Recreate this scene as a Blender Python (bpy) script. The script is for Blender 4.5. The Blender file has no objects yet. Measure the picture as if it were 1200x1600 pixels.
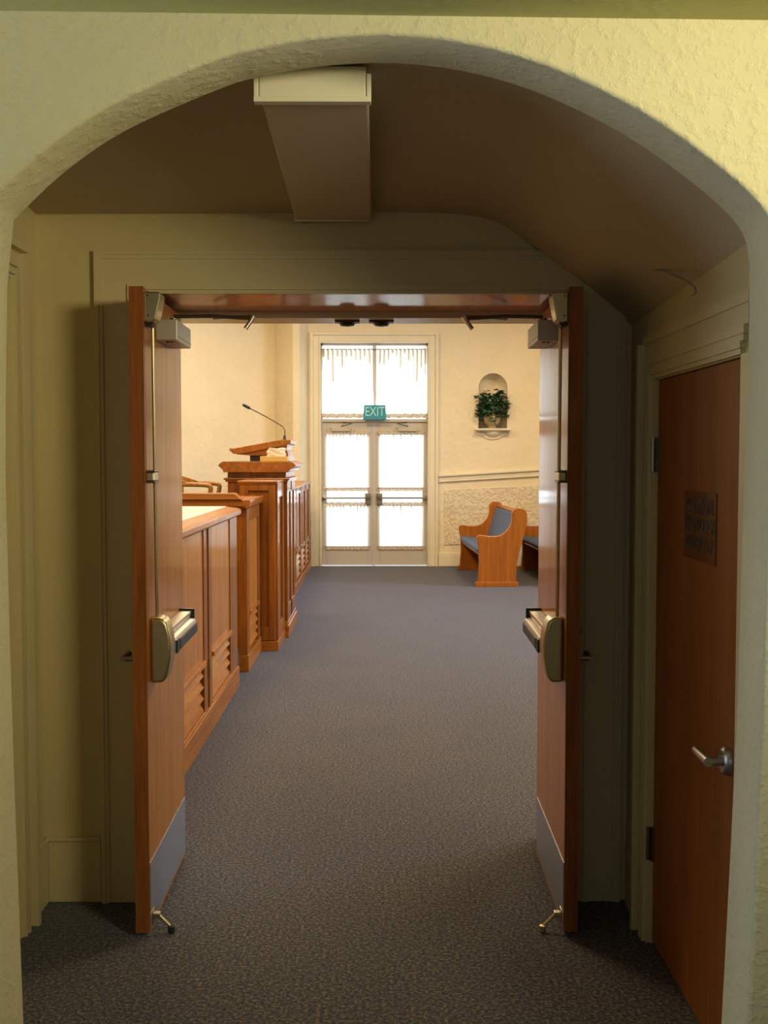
import bpy, bmesh, math, random
from mathutils import Vector, Matrix
random.seed(7)
SC = bpy.context.scene
COL = SC.collection
PI = math.pi
EYE = 1.68

# ------------------------------------------------------------------ materials
def new_mat(name):
    m = bpy.data.materials.new(name); m.use_nodes = True
    nt = m.node_tree
    return m, nt, nt.nodes['Principled BSDF']

def setc(b, key, v):
    if key in b.inputs: b.inputs[key].default_value = v

def plain(name, rgb, rough=.5, metal=0, coat=0, **kw):
    m, nt, b = new_mat(name)
    setc(b, 'Base Color', (*rgb, 1)); setc(b, 'Roughness', rough); setc(b, 'Metallic', metal)
    setc(b, 'Coat Weight', coat); setc(b, 'Coat Roughness', .12)
    for k, v in kw.items(): setc(b, k.replace('_', ' '), v)
    # slight wear so that no surface is perfectly even
    tc = nt.nodes.new('ShaderNodeTexCoord'); n = nt.nodes.new('ShaderNodeTexNoise')
    n.inputs['Scale'].default_value = 14; n.inputs['Detail'].default_value = 4
    mp = nt.nodes.new('ShaderNodeMapRange')
    mp.inputs['To Min'].default_value = max(.02, rough-.06); mp.inputs['To Max'].default_value = min(1, rough+.06)
    nt.links.new(tc.outputs['Object'], n.inputs['Vector']); nt.links.new(n.outputs[0], mp.inputs['Value'])
    nt.links.new(mp.outputs[0], b.inputs['Roughness'])
    return m

def plaster(name, rgb, scale=26, strength=.35, dist=.01, rough=.75, thresh=True, var=.06, lo=.42, hi=.66):
    m, nt, b = new_mat(name)
    tc = nt.nodes.new('ShaderNodeTexCoord')
    n = nt.nodes.new('ShaderNodeTexNoise'); n.inputs['Scale'].default_value = scale
    n.inputs['Detail'].default_value = 5; n.inputs['Roughness'].default_value = .6
    nt.links.new(tc.outputs['Object'], n.inputs['Vector'])
    h = n.outputs[0]
    if thresh:
        r = nt.nodes.new('ShaderNodeMapRange'); r.interpolation_type = 'SMOOTHSTEP'
        r.inputs['From Min'].default_value = lo; r.inputs['From Max'].default_value = hi
        nt.links.new(h, r.inputs['Value']); h = r.outputs[0]
    bp = nt.nodes.new('ShaderNodeBump'); bp.inputs['Strength'].default_value = strength
    bp.inputs['Distance'].default_value = dist
    nt.links.new(h, bp.inputs['Height']); nt.links.new(bp.outputs[0], b.inputs['Normal'])
    n2 = nt.nodes.new('ShaderNodeTexNoise'); n2.inputs['Scale'].default_value = 3
    nt.links.new(tc.outputs['Object'], n2.inputs['Vector'])
    mx = nt.nodes.new('ShaderNodeMix'); mx.data_type = 'RGBA'
    mx.inputs[6].default_value = (*[c*(1-var) for c in rgb], 1); mx.inputs[7].default_value = (*[min(1, c*(1+var)) for c in rgb], 1)
    nt.links.new(n2.outputs[0], mx.inputs[0]); nt.links.new(mx.outputs[2], b.inputs['Base Color'])
    setc(b, 'Roughness', rough)
    return m

def wood(name, dark, light, rough=.3, coat=.4, coat_r=.12, axis='Z', scale=22, grain=.5):
    m, nt, b = new_mat(name)
    tc = nt.nodes.new('ShaderNodeTexCoord'); mp = nt.nodes.new('ShaderNodeMapping')
    s = {'Z': (scale, scale, scale*.06), 'Y': (scale, scale*.06, scale), 'X': (scale*.06, scale, scale)}[axis]
    mp.inputs['Scale'].default_value = s
    nt.links.new(tc.outputs['Object'], mp.inputs['Vector'])
    n = nt.nodes.new('ShaderNodeTexNoise'); n.inputs['Scale'].default_value = 1.0
    n.inputs['Detail'].default_value = 8; n.inputs['Roughness'].default_value = .65; n.inputs['Distortion'].default_value = .5
    nt.links.new(mp.outputs[0], n.inputs['Vector'])
    mp2 = nt.nodes.new('ShaderNodeMapping'); mp2.inputs['Scale'].default_value = [v*7 for v in s]
    nt.links.new(tc.outputs['Object'], mp2.inputs['Vector'])
    f = nt.nodes.new('ShaderNodeTexNoise'); f.inputs['Scale'].default_value = 1; f.inputs['Detail'].default_value = 3
    nt.links.new(mp2.outputs[0], f.inputs['Vector'])
    ad = nt.nodes.new('ShaderNodeMath'); ad.operation = 'MULTIPLY_ADD'; ad.inputs[1].default_value = .35
    nt.links.new(f.outputs[0], ad.inputs[0]); nt.links.new(n.outputs[0], ad.inputs[2])
    cr = nt.nodes.new('ShaderNodeValToRGB')
    cr.color_ramp.elements[0].position = .5; cr.color_ramp.elements[0].color = (*dark, 1)
    cr.color_ramp.elements[1].position = .85; cr.color_ramp.elements[1].color = (*light, 1)
    nt.links.new(ad.outputs[0], cr.inputs[0]); nt.links.new(cr.outputs[0], b.inputs['Base Color'])
    setc(b, 'Roughness', .55); setc(b, 'Specular IOR Level', .2); setc(b, 'Coat Weight', coat); setc(b, 'Coat Roughness', coat_r)
    return m

def carpet_mat():
    m, nt, b = new_mat('carpet')
    tc = nt.nodes.new('ShaderNodeTexCoord')
    v = nt.nodes.new('ShaderNodeTexNoise'); v.inputs['Scale'].default_value = 80; v.inputs['Detail'].default_value = 6
    v.inputs['Roughness'].default_value = .85
    w = nt.nodes.new('ShaderNodeTexNoise'); w.inputs['Scale'].default_value = 2.2; w.inputs['Detail'].default_value = 3
    for n in (v, w): nt.links.new(tc.outputs['Object'], n.inputs['Vector'])
    cr = nt.nodes.new('ShaderNodeValToRGB'); e = cr.color_ramp.elements
    e[0].position = .43; e[0].color = (.004, .009, .020, 1)
    e[1].position = .59; e[1].color = (.27, .185, .085, 1)
    k = e.new(.5); k.color = (.040, .041, .040, 1)
    nt.links.new(v.outputs[0], cr.inputs[0])
    mx = nt.nodes.new('ShaderNodeMix'); mx.data_type = 'RGBA'; mx.blend_type = 'MULTIPLY'; mx.inputs[0].default_value = .5
    r2 = nt.nodes.new('ShaderNodeMapRange'); r2.inputs['To Min'].default_value = .6; r2.inputs['To Max'].default_value = 1.2
    nt.links.new(w.outputs[0], r2.inputs['Value'])
    nt.links.new(cr.outputs[0], mx.inputs[6]); nt.links.new(r2.outputs[0], mx.inputs[7])
    nt.links.new(mx.outputs[2], b.inputs['Base Color'])
    bp = nt.nodes.new('ShaderNodeBump'); bp.inputs['Strength'].default_value = .6; bp.inputs['Distance'].default_value = .006
    nt.links.new(v.outputs[0], bp.inputs['Height']); nt.links.new(bp.outputs[0], b.inputs['Normal'])
    setc(b, 'Roughness', .95); setc(b, 'Specular IOR Level', .1)
    setc(b, 'Sheen Weight', .34); setc(b, 'Sheen Roughness', .45); setc(b, 'Sheen Tint', (.52, .63, .95, 1))
    return m

def cloth_mat(name, rgb, trans=.5, alpha=1.0):
    m = bpy.data.materials.new(name); m.use_nodes = True; nt = m.node_tree; nt.nodes.clear()
    o = nt.nodes.new('ShaderNodeOutputMaterial')
    d = nt.nodes.new('ShaderNodeBsdfDiffuse'); d.inputs[0].default_value = (*rgb, 1)
    t = nt.nodes.new('ShaderNodeBsdfTranslucent'); t.inputs[0].default_value = (*rgb, 1)
    tc = nt.nodes.new('ShaderNodeTexCoord'); n = nt.nodes.new('ShaderNodeTexNoise'); n.inputs['Scale'].default_value = 400
    nt.links.new(tc.outputs['Object'], n.inputs['Vector'])
    bp = nt.nodes.new('ShaderNodeBump'); bp.inputs['Strength'].default_value = .1; bp.inputs['Distance'].default_value = .001
    nt.links.new(n.outputs[0], bp.inputs['Height']); nt.links.new(bp.outputs[0], d.inputs['Normal'])
    mx = nt.nodes.new('ShaderNodeMixShader'); mx.inputs[0].default_value = trans
    nt.links.new(d.outputs[0], mx.inputs[1]); nt.links.new(t.outputs[0], mx.inputs[2])
    out = mx.outputs[0]
    if alpha < 1:
        tr = nt.nodes.new('ShaderNodeBsdfTransparent'); m2 = nt.nodes.new('ShaderNodeMixShader'); m2.inputs[0].default_value = alpha
        nt.links.new(tr.outputs[0], m2.inputs[1]); nt.links.new(out, m2.inputs[2]); out = m2.outputs[0]
    nt.links.new(out, o.inputs[0])
    return m

def glass_mat():
    m = bpy.data.materials.new('window_glass'); m.use_nodes = True; nt = m.node_tree; nt.nodes.clear()
    o = nt.nodes.new('ShaderNodeOutputMaterial'); tr = nt.nodes.new('ShaderNodeBsdfTransparent')
    tr.inputs[0].default_value = (.93, .96, .96, 1)
    g = nt.nodes.new('ShaderNodeBsdfGlossy'); g.inputs['Roughness'].default_value = .02
    f = nt.nodes.new('ShaderNodeFresnel'); f.inputs[0].default_value = 1.45
    mx = nt.nodes.new('ShaderNodeMixShader')
    nt.links.new(f.outputs[0], mx.inputs[0]); nt.links.new(tr.outputs[0], mx.inputs[1]); nt.links.new(g.outputs[0], mx.inputs[2])
    nt.links.new(mx.outputs[0], o.inputs[0])
    return m

def emis(name, rgb, s):
    m, nt, b = new_mat(name)
    setc(b, 'Base Color', (*rgb, 1)); setc(b, 'Emission Color', (*rgb, 1)); setc(b, 'Emission Strength', s)
    return m

M = {}
M['front_plaster'] = plaster('front_plaster', (.70, .655, .44), scale=34, strength=.40, dist=.006, lo=.44, hi=.72)
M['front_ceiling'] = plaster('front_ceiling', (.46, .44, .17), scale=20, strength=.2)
M['vest_paint'] = plaster('vestibule_paint', (.62, .52, .28), scale=60, strength=.08, thresh=False, rough=.5)
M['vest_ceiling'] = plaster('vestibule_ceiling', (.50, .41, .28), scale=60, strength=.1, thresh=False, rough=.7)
M['trim_paint'] = plaster('trim_paint', (.62, .53, .31), scale=50, strength=.04, thresh=False, rough=.35)
M['hall_plaster'] = plaster('hall_plaster', (.78, .66, .46), scale=10, strength=.22, dist=.02)
M['hall_rough'] = plaster('hall_rough', (.76, .64, .45), scale=20, strength=.6, dist=.02)
M['hall_trim'] = plaster('hall_trim', (.74, .66, .50), scale=50, strength=.03, thresh=False, rough=.4)
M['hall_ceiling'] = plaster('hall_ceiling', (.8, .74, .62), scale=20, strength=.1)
M['door_wood'] = wood('door_wood', (.34, .115, .010), (.50, .19, .020), rough=.34, coat=.6, coat_r=.10, scale=16)
M['door_edge'] = wood('door_edge_wood', (.20, .055, .012), (.36, .12, .025), rough=.4, coat=.2, scale=40)
M['side_wood'] = wood('side_door_wood', (.22, .070, .010), (.32, .105, .014), rough=.4, coat=.2, coat_r=.3, scale=14)
M['oak'] = wood('oak', (.17, .046, .005), (.36, .115, .012), rough=.32, coat=.5, coat_r=.15, scale=26)
M['oak_light'] = wood('oak_light', (.36, .125, .014), (.52, .20, .028), rough=.32, coat=.5, coat_r=.15, scale=18)
M['oak_y'] = wood('oak_lengthwise', (.26, .075, .008), (.46, .16, .018), rough=.3, coat=.5, coat_r=.15, axis='Y', scale=26)
M['oak_x'] = wood('oak_crosswise', (.26, .075, .008), (.46, .16, .018), rough=.3, coat=.5, coat_r=.15, axis='X', scale=26)
M['pew_wood'] = wood('pew_wood', (.29, .080, .005), (.43, .130, .009), rough=.35, coat=.4, scale=20)
M['chair_wood'] = wood('chair_wood', (.30, .12, .03), (.50, .25, .07), rough=.35, coat=.4, scale=30)
M['laminate'] = plain('cream_laminate', (.85, .78, .62), .35)
M['carpet'] = carpet_mat()
M['brass'] = plain('satin_brass', (.56, .47, .27), .34, 1)
M['bronze'] = plain('dark_bronze', (.20, .17, .12), .4, 1)
M['steel'] = plain('brushed_steel', (.50, .50, .52), .38, 1)
M['kick'] = plain('kick_plate_steel', (.52, .56, .66), .42, 1)
M['alu'] = plain('satin_aluminium', (.66, .60, .52), .4, 1)
M['pad'] = plain('black_pad', (.02, .03, .035), .35)
M['black'] = plain('black_plastic', (.012, .012, .014), .45)
M['closer'] = plain('closer_paint', (.50, .45, .36), .45, .3)
M['white_paint'] = plain('fixture_enamel', (.86, .82, .66), .4)
M['lens'] = plain('frosted_lens', (.55, .45, .34), .35, Transmission_Weight=0)
M['cushion'] = plain('blue_cushion', (.04, .075, .17), .9, Sheen_Weight=.1)
M['sheer'] = cloth_mat('sheer_curtain', (.96, .94, .90), .62)
M['hem'] = cloth_mat('curtain_hem', (.62, .48, .34), .16)  # browned to stand in for the dimmer light in gathers and folds
M['glass'] = glass_mat()
M['frame_white'] = plain('exit_door_paint', (.50, .44, .38), .4)
M['pewter'] = plain('aged_pewter', (.34, .31, .27), .35, 1)
M['exit_green'] = emis('exit_sign_green', (.02, .21, .26), .22)
M['exit_letters'] = emis('exit_sign_letters', (.30, .55, .50), .25)
M['pot'] = plain('stone_pot', (.52, .40, .20), .7)
M['leaf'] = plain('ivy_leaf', (.03, .085, .04), .45)
M['leaf2'] = plain('ivy_leaf_bright', (.06, .14, .04), .45)
M['tissue'] = cloth_mat('tissue', (.9, .85, .74), .3)
M['tissuebox'] = plain('tissue_box_card', (.72, .50, .14), .6)
M['sign_plate'] = plain('clear_brown_plate', (.17, .062, .020), .25)
M['sign_text'] = plain('sign_text_black', (.004, .004, .008), .5)
M['wire'] = plain('grey_cable', (.30, .28, .22), .5)
M['rubber'] = plain('rubber', (.02, .018, .018), .8)
M['pave'] = plaster('pavement', (.55, .54, .52), scale=12, strength=.2)

# ------------------------------------------------------------------ building helpers
ORG = {}
def thing(name, label, cat, loc=(0, 0, 0), rotz=0, group=None, kind=None, world=True):
    o = bpy.data.objects.new(name, None); COL.objects.link(o)
    o.empty_display_size = .1
    o.location = loc; o.rotation_euler = (0, 0, rotz)
    o['label'] = label; o['category'] = cat
    if group: o['group'] = group
    if kind: o['kind'] = kind
    ORG[o.name] = Vector(loc) if world else Vector((0, 0, 0))
    return o
def tag(o, label, cat, group=None, kind=None):
    o['label'] = label; o['category'] = cat
    if group: o['group'] = group
    if kind: o['kind'] = kind
    return o

SPLIT = {'stile', 'front_panel', 'rail', 'moulding', 'curtain_rod', 'stretcher', 'plinth', 'band', 'window_glass', 'band_moulding'}
class MB:
    def __init__(s): s.bm = bmesh.new(); s.smooth = False
    def box(s, x0, x1, y0, y1, z0, z1):
        x0, x1 = sorted((x0, x1)); y0, y1 = sorted((y0, y1)); z0, z1 = sorted((z0, z1))
        v = [s.bm.verts.new(p) for p in ((x0,y0,z0),(x1,y0,z0),(x1,y1,z0),(x0,y1,z0),(x0,y0,z1),(x1,y0,z1),(x1,y1,z1),(x0,y1,z1))]
        for f in ((3,2,1,0),(4,5,6,7),(0,1,5,4),(1,2,6,5),(2,3,7,6),(3,0,4,7)): s.bm.faces.new([v[i] for i in f])
        return s
    def prism(s, pts, axis, a, b):
        """pts: 2-D outline; axis 'X': (y,z) extruded in x; 'Y': (x,z); 'Z': (x,y)"""
        def P(p, t):
            return {'X': (t, p[0], p[1]), 'Y': (p[0], t, p[1]), 'Z': (p[0], p[1], t)}[axis]
        A = [s.bm.verts.new(P(p, a)) for p in pts]; B = [s.bm.verts.new(P(p, b)) for p in pts]
        n = len(pts)
        fs = [s.bm.faces.new(A), s.bm.faces.new(list(reversed(B)))]
        for i in range(n):
            fs.append(s.bm.faces.new((A[(i+1) % n], A[i], B[i], B[(i+1) % n])))
        bmesh.ops.recalc_face_normals(s.bm, faces=fs)
        return s
    def ring(s, c, r, axis, n=16):
        out = []
        for i in range(n):
            t = 2*PI*i/n; a, b = math.cos(t)*r, math.sin(t)*r
            out.append(c + (Vector(axis[0])*a + Vector(axis[1])*b))
        return out
    def tube(s, pts, r, n=10, cap=True):
        pts = [Vector(p) for p in pts]; rs = r if isinstance(r, (list, tuple)) else [r]*len(pts)
        rings = []; ref = None
        for i, p in enumerate(pts):
            if i == 0: d = pts[1]-p
            elif i == len(pts)-1: d = p-pts[i-1]
            else: d = (pts[i+1]-pts[i-1])
            d.normalize()
            if ref is None:
                ref = Vector((0, 0, 1)) if abs(d.z) < .9 else Vector((1, 0, 0))
            u = d.cross(ref)
            if u.length < 1e-4: u = d.cross(Vector((0, 1, 0)))
            u.normalize(); w = d.cross(u).normalized(); ref = -w if False else ref
            rings.append([s.bm.verts.new(q) for q in s.ring(p, rs[i], (u, w), n)])
        fs = []
        for a, b in zip(rings, rings[1:]):
            for i in range(n): fs.append(s.bm.faces.new((a[i], a[(i+1) % n], b[(i+1) % n], b[i])))
        if cap:
            fs.append(s.bm.faces.new(rings[0])); fs.append(s.bm.faces.new(rings[-1]))
        bmesh.ops.recalc_face_normals(s.bm, faces=fs)
        s.smooth = True
        return s
    def lathe(s, prof, c=(0, 0, 0), n=24, axis='Z'):
        rings = []
        for r, h in prof:
            ring = []
            for i in range(n):
                t = 2*PI*i/n; a, b = math.cos(t)*max(r, 1e-4), math.sin(t)*max(r, 1e-4)
                p = {'Z': (a, b, h), 'Y': (a, h, b), 'X': (h, a, b)}[axis]
                ring.append(s.bm.verts.new(Vector(p)+Vector(c)))
            rings.append(ring)
        fs = []
        for a, b in zip(rings, rings[1:]):
            for i in range(n): fs.append(s.bm.faces.new((a[i], a[(i+1) % n], b[(i+1) % n], b[i])))
        fs.append(s.bm.faces.new(rings[0])); fs.append(s.bm.faces.new(rings[-1]))
        bmesh.ops.recalc_face_normals(s.bm, faces=fs); s.smooth = True
        return s
    def build(s, name, mat, parent=None, bevel=0, seg=2, smooth=None, shift=None):
        if parent is not None and name in SPLIT:
            s.bm.verts.ensure_lookup_table(); seen = set(); isl = []
            for v in s.bm.verts:
                if v in seen: continue
                st_ = [v]; seen.add(v); cur = []
                while st_:
                    q = st_.pop(); cur.append(q)
                    for e in q.link_edges:
                        o_ = e.other_vert(q)
                        if o_ not in seen: seen.add(o_); st_.append(o_)
                isl.append(cur)
            if len(isl) > 1:
                res = None
                for cur in isl:
                    nb = MB(); nb.smooth = s.smooth; mp = {v: nb.bm.verts.new(v.co) for v in cur}
                    fs = {f for v in cur for f in v.link_faces}
                    for f in fs: nb.bm.faces.new([mp[v] for v in f.verts])
                    r_ = nb.build(name, mat, parent, bevel, seg, smooth); res = res or r_
                s.bm.free(); return res
        me = bpy.data.meshes.new(name)
        if parent is not None:
            root = parent
            while root.parent: root = root.parent
            off = ORG[root.name]
            bmesh.ops.translate(s.bm, verts=s.bm.verts, vec=-off)
        s.bm.to_mesh(me); s.bm.free()
        for mt in (mat if isinstance(mat, (list, tuple)) else [mat]): me.materials.append(mt)
        o = bpy.data.objects.new(name, me); COL.objects.link(o)
        if parent is not None: o.parent = parent
        sm = s.smooth if smooth is None else smooth
        if sm:
            me.polygons.foreach_set('use_smooth', [True]*len(me.polygons))
            try:
                me.set_sharp_from_angle(angle=math.radians(40))
            except Exception: pass
        if bevel:
            bv = o.modifiers.new('bevel', 'BEVEL'); bv.width = bevel; bv.segments = seg
            bv.limit_method = 'ANGLE'; bv.angle_limit = math.radians(35)
        return o
def BX(*a): return MB().box(*a)
def struct(name, mb, mat, label=None, cat=None, bevel=0, **k):
    o = mb.build(name, mat, None, bevel, **k); o['kind'] = 'structure'
    if label: o['label'] = label
    if cat: o['category'] = cat
    return o
def structroot(name, label, cat, loc=(0,0,0), rotz=0, world=True):
    return thing(name, label, cat, loc, rotz, kind='structure', world=world)
def text_mb(txt, size, depth, place, bold=0.0):
    """text as mesh; place(x,y,z)->world point from glyph plane (x right, y up, z out)"""
    cu = bpy.data.curves.new('t', 'FONT'); cu.body = txt; cu.size = size; cu.extrude = depth
    cu.align_x = 'CENTER'; cu.align_y = 'CENTER'; cu.resolution_u = 3; cu.offset = size*bold
    to = bpy.data.objects.new('t', cu); COL.objects.link(to)
    dg = bpy.context.evaluated_depsgraph_get(); me = bpy.data.meshes.new_from_object(to.evaluated_get(dg))
    mb = MB(); mb.bm.from_mesh(me)
    for v in mb.bm.verts: v.co = Vector(place(*v.co))
    bpy.data.objects.remove(to); bpy.data.meshes.remove(me); bpy.data.curves.remove(cu)
    bmesh.ops.recalc_face_normals(mb.bm, faces=mb.bm.faces)
    return mb
def catmull(pts, k=6):
    P = [Vector(p) for p in pts]; out = []
    for i in range(len(P)-1):
        p0 = P[max(i-1, 0)]; p1 = P[i]; p2 = P[i+1]; p3 = P[min(i+2, len(P)-1)]
        for j in range(k):
            t = j/k
            out.append(.5*((2*p1)+(-p0+p2)*t+(2*p0-5*p1+4*p2-p3)*t*t+(-p0+3*p1-3*p2+p3)*t**3))
    out.append(P[-1]); return out

# ================================================================== STRUCTURE
YF, YB = 2.53, 2.72          # arch wall faces
YV = 4.055                   # vestibule back wall
YH = 4.72                    # hall side of that wall
YE = 16.80                   # far wall
XL, XR = -1.255, .942        # vestibule side walls
OL, OR = -.885, .740         # double doorway opening
ZO = 2.283
HL, HR, HZ = -4.8, 6.0, 4.4  # hall

fl = MB()
fl.box(-3.2, 3.2, -2.6, YV, -.06, 0); fl.box(-5.2, 6.4, YV, YE+.02, -.06, 0)
struct('floor', fl, M['carpet'], 'mottled blue grey and tan carpet running from vestibule into hall', 'floor')

# arch wall
jam = [(-.900, -.05), (-.903, .233), (-.916, .896), (-.921, 1.263), (-.924, 1.624), (-.921, 1.804), (-.912, 2.10), (-.893, 2.262)]
arc = [(-.893, 2.262), (-.772, 2.375), (-.613, 2.481), (-.377, 2.583), (-.274, 2.611), (-.141, 2.634), (.016, 2.643), (.173, 2.630), (.33, 2.594),
       (.488, 2.532), (.647, 2.446), (.807, 2.330), (.887, 2.253), (.912, 2.203)]
jamr = [(.919, 2.148), (.921, 1.863), (.913, 1.544), (.907, 1.057), (.894, .645), (.879, .227), (.872, -.05)]
out = [(p.x, p.y) for p in [Vector((a, b)) for a, b in jam[:-1]]]
c3 = catmull([(x, z, 0) for x, z in arc], 4)
out += [(p.x, p.y) for p in c3]
out += jamr
bm = MB()
def arch_faces(bmm, out, yf, yb, W=2.6, top=3.0):
    """wall slab with the arched hole, as strips around the outline"""
    n = len(out)
    def outer(i):
        x, z = out[i]
        return None
    F = [bmm.verts.new((x, yf, z)) for x, z in out]; B = [bmm.verts.new((x, yb, z)) for x, z in out]
    rev = []
    for i in range(n-1): rev.append(bmm.faces.new((F[i], F[i+1], B[i+1], B[i])))
    # outer points: left side for rising part, top for arc, right for falling part
    O = []
    for x, z in out:
        if z < 2.2 and x < 0: O.append((-W, z))
        elif z < 2.15 and x > 0: O.append((W, z))
        else: O.append(None)
    k0 = max(i for i in range(n) if O[i] and O[i][0] < 0); k1 = min(i for i in range(n) if O[i] and O[i][0] > 0)
    xs = [out[i][0] for i in range(k0+1, k1)]
    for i in range(k0+1, k1):
        t = (i-k0-1)/max(1, (k1-k0-2)); O[i] = (-W+2*W*t, top)
    OF = [bmm.verts.new((x, yf, z)) for x, z in O]; OB = [bmm.verts.new((x, yb, z)) for x, z in O]
    for i in range(n-1):
        bmm.faces.new((F[i], OF[i], OF[i+1], F[i+1])); bmm.faces.new((B[i+1], OB[i+1], OB[i], B[i]))
        bmm.faces.new((OF[i], OB[i], OB[i+1], OF[i+1]))
    for a in (0, -1): bmm.faces.new((F[a], B[a], OB[a], OF[a]))
    bmesh.ops.recalc_face_normals(bmm, faces=bmm.faces)
    ed = [e for e in bmm.edges if (e.verts[0] in F and e.verts[1] in F) or (e.verts[0] in B and e.verts[1] in B)]
    ed = [e for e in ed if abs(e.verts[0].co.z-e.verts[1].co.z)+abs(e.verts[0].co.x-e.verts[1].co.x) < 1.2]
    bmesh.ops.bevel(bmm, geom=ed, offset=.012, segments=3, profile=.5, affect='EDGES', clamp_overlap=True)
arch_faces(bm.bm, out, YF, YB)
bm.smooth = True
struct('wall_front', bm, M['front_plaster'], 'cream textured plaster wall with wide arched opening', 'wall')

# near room shell around the camera
w = MB(); w.box(-2.8, -2.6, -2.5, YB, -.05, 3.0); struct('wall_near_left', w, M['front_plaster'], 'plaster wall left of the near passage', 'wall')
w = MB(); w.box(2.6, 2.8, -2.5, YB, -.05, 3.0); struct('wall_near_right', w, M['front_plaster'], 'plaster wall right of the near passage', 'wall')
w = MB(); w.box(-2.8, 2.8, -2.7, -2.5, -.05, 3.0); struct('wall_near_back', w, M['front_plaster'], 'plaster wall behind the viewer', 'wall')
cm = MB()
def slab4(mb, zl, zr, x0, x1, y0, y1, zt):
    v = [mb.bm.verts.new(p) for p in ((x0,y0,zl),(x1,y0,zr),(x1,y1,zr),(x0,y1,zl),(x0,y0,zt),(x1,y0,zt),(x1,y1,zt),(x0,y1,zt))]
    for f in ((3,2,1,0),(4,5,6,7),(0,1,5,4),(1,2,6,5),(2,3,7,6),(3,0,4,7)): mb.bm.faces.new([v[i] for i in f])
slab4(cm, 2.711, 2.660, -2.6, 2.6, -2.5, YF, 3.0)
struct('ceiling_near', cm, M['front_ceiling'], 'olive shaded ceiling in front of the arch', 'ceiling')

# vestibule side walls
w = MB(); w.box(XL-.2, XL, YB, 2.80, 0, 2.9); w.box(XL-.2, XL, 3.735, YV, 0, 2.9); w.box(XL-.2, XL, 2.80, 3.735, 2.29, 2.9); w.box(XL-.2, XL-.082, 2.80, 3.735, 0, 2.29)
struct('wall_left', w, M['vest_paint'], 'olive lit left wall of the vestibule', 'wall')
DY0, DY1, DZ = 2.795, 3.690, 1.945
w = MB(); w.box(XR, XR+.2, YB, DY0-.02, 0, 2.9); w.box(XR, XR+.2, DY1+.02, YV, 0, 2.9); w.box(XR, XR+.2, DY0-.02, DY1+.02, DZ+.02, 2.9); w.box(XR+.054, XR+.2, DY0-.02, DY1+.02, 0, DZ+.02)
w.box(XR, XR+.054, DY0-.02, DY0-.003, 0, DZ+.02); w.box(XR, XR+.054, DY1-.001, DY1+.02, 0, DZ+.02); w.box(XR, XR+.054, DY0-.003, DY1-.001, DZ-.003, DZ+.02)
struct('wall_right', w, M['vest_paint'], 'shaded right wall of the vestibule', 'wall')
# vestibule back wall with the double doorway (deep opening)
w = MB(); w.box(HL-.2, OL, YV, YH, 0, HZ+.2); w.box(OR, HR+.2, YV, YH, 0, HZ+.2); w.box(OL, OR, YV, YH, ZO+.03, HZ+.2)
struct('wall_back', w, M['vest_paint'], 'thick painted wall around the open double doorway', 'wall')
# vestibule ceiling: flat plaster that bends down on the right
pb = [(-1.30, 2.572), (-.68, 2.575), (.02, 2.580), (.22, 2.579), (.354, 2.569), (.42, 2.552), (.473, 2.529), (.53, 2.490), (.58, 2.448), (.69, 2.372), (.794, 2.295), (.87, 2.235), (.945, 2.165)]
pf = [(-1.30, 2.690), (-.68, 2.690), (.02, 2.690), (.22, 2.680), (.354, 2.655), (.42, 2.638), (.473, 2.615), (.53, 2.580), (.58, 2.540), (.69, 2.446), (.794, 2.375), (.87, 2.315), (.945, 2.225)]
v = MB(); NY = 6; rows = []
PB, PF = catmull([(a, b, 0) for a, b in pb], 3), catmull([(a, b, 0) for a, b in pf], 3)
for j in range(NY+1):
    t = j/NY; y = YB-.0+(YV+.01-YB)*t
    rows.append([v.bm.verts.new((f.x*(1-t)+b.x*t, y, f.y*(1-t)+b.y*t)) for f, b in zip(PF, PB)])
tops = [[v.bm.verts.new((q.co.x, q.co.y, 2.95)) for q in r] for r in rows]
for j in range(NY):
    for i in range(len(PB)-1):
        v.bm.faces.new((rows[j][i], rows[j][i+1], rows[j+1][i+1], rows[j+1][i]))
        v.bm.faces.new((tops[j][i], tops[j+1][i], tops[j+1][i+1], tops[j][i+1]))
    for i in (0, len(PB)-1): v.bm.faces.new((rows[j][i], rows[j+1][i], tops[j+1][i], tops[j][i]))
for i in range(len(PB)-1):
    for j in (0, NY): v.bm.faces.new((rows[j][i], rows[j][i+1], tops[j][i+1], tops[j][i]))
bmesh.ops.recalc_face_normals(v.bm, faces=v.bm.faces); v.smooth = True
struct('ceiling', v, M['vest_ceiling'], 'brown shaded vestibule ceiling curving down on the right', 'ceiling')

# casings ---------------------------------------------------------
def u_casing(mb, a0, a1, ztop, w, plane, out_dir, axis, steps, zbot=0):
    """door surround: concentric stepped bands; a0,a1 opening edges; steps (inner_off, outer_off, thickness)"""
    for i0, i1, th in steps:
        p0, p1 = plane, plane+out_dir*th
        def b(u0, u1, z0, z1):
            if axis == 'X': mb.box(u0, u1, p0, p1, z0, z1)
            else: mb.box(p0, p1, u0, u1, z0, z1)
        b(a0-i1, a0-i0, zbot, ztop+i1); b(a1+i0, a1+i1, zbot, ztop+i1); b(a0-i0, a1+i0, ztop+i0, ztop+i1)
st = [(0, .014, .012), (.014, .034, .020), (.034, .126, .012), (.126, .140, .018), (.140, .156, .022)]
m_ = MB(); u_casing(m_, OL, OR+.02, ZO, 0, YV, -1, 'X', st)
struct('trim_1', m_, M['trim_paint'], 'olive painted moulded surround of the double doorway', 'trim')
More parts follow.
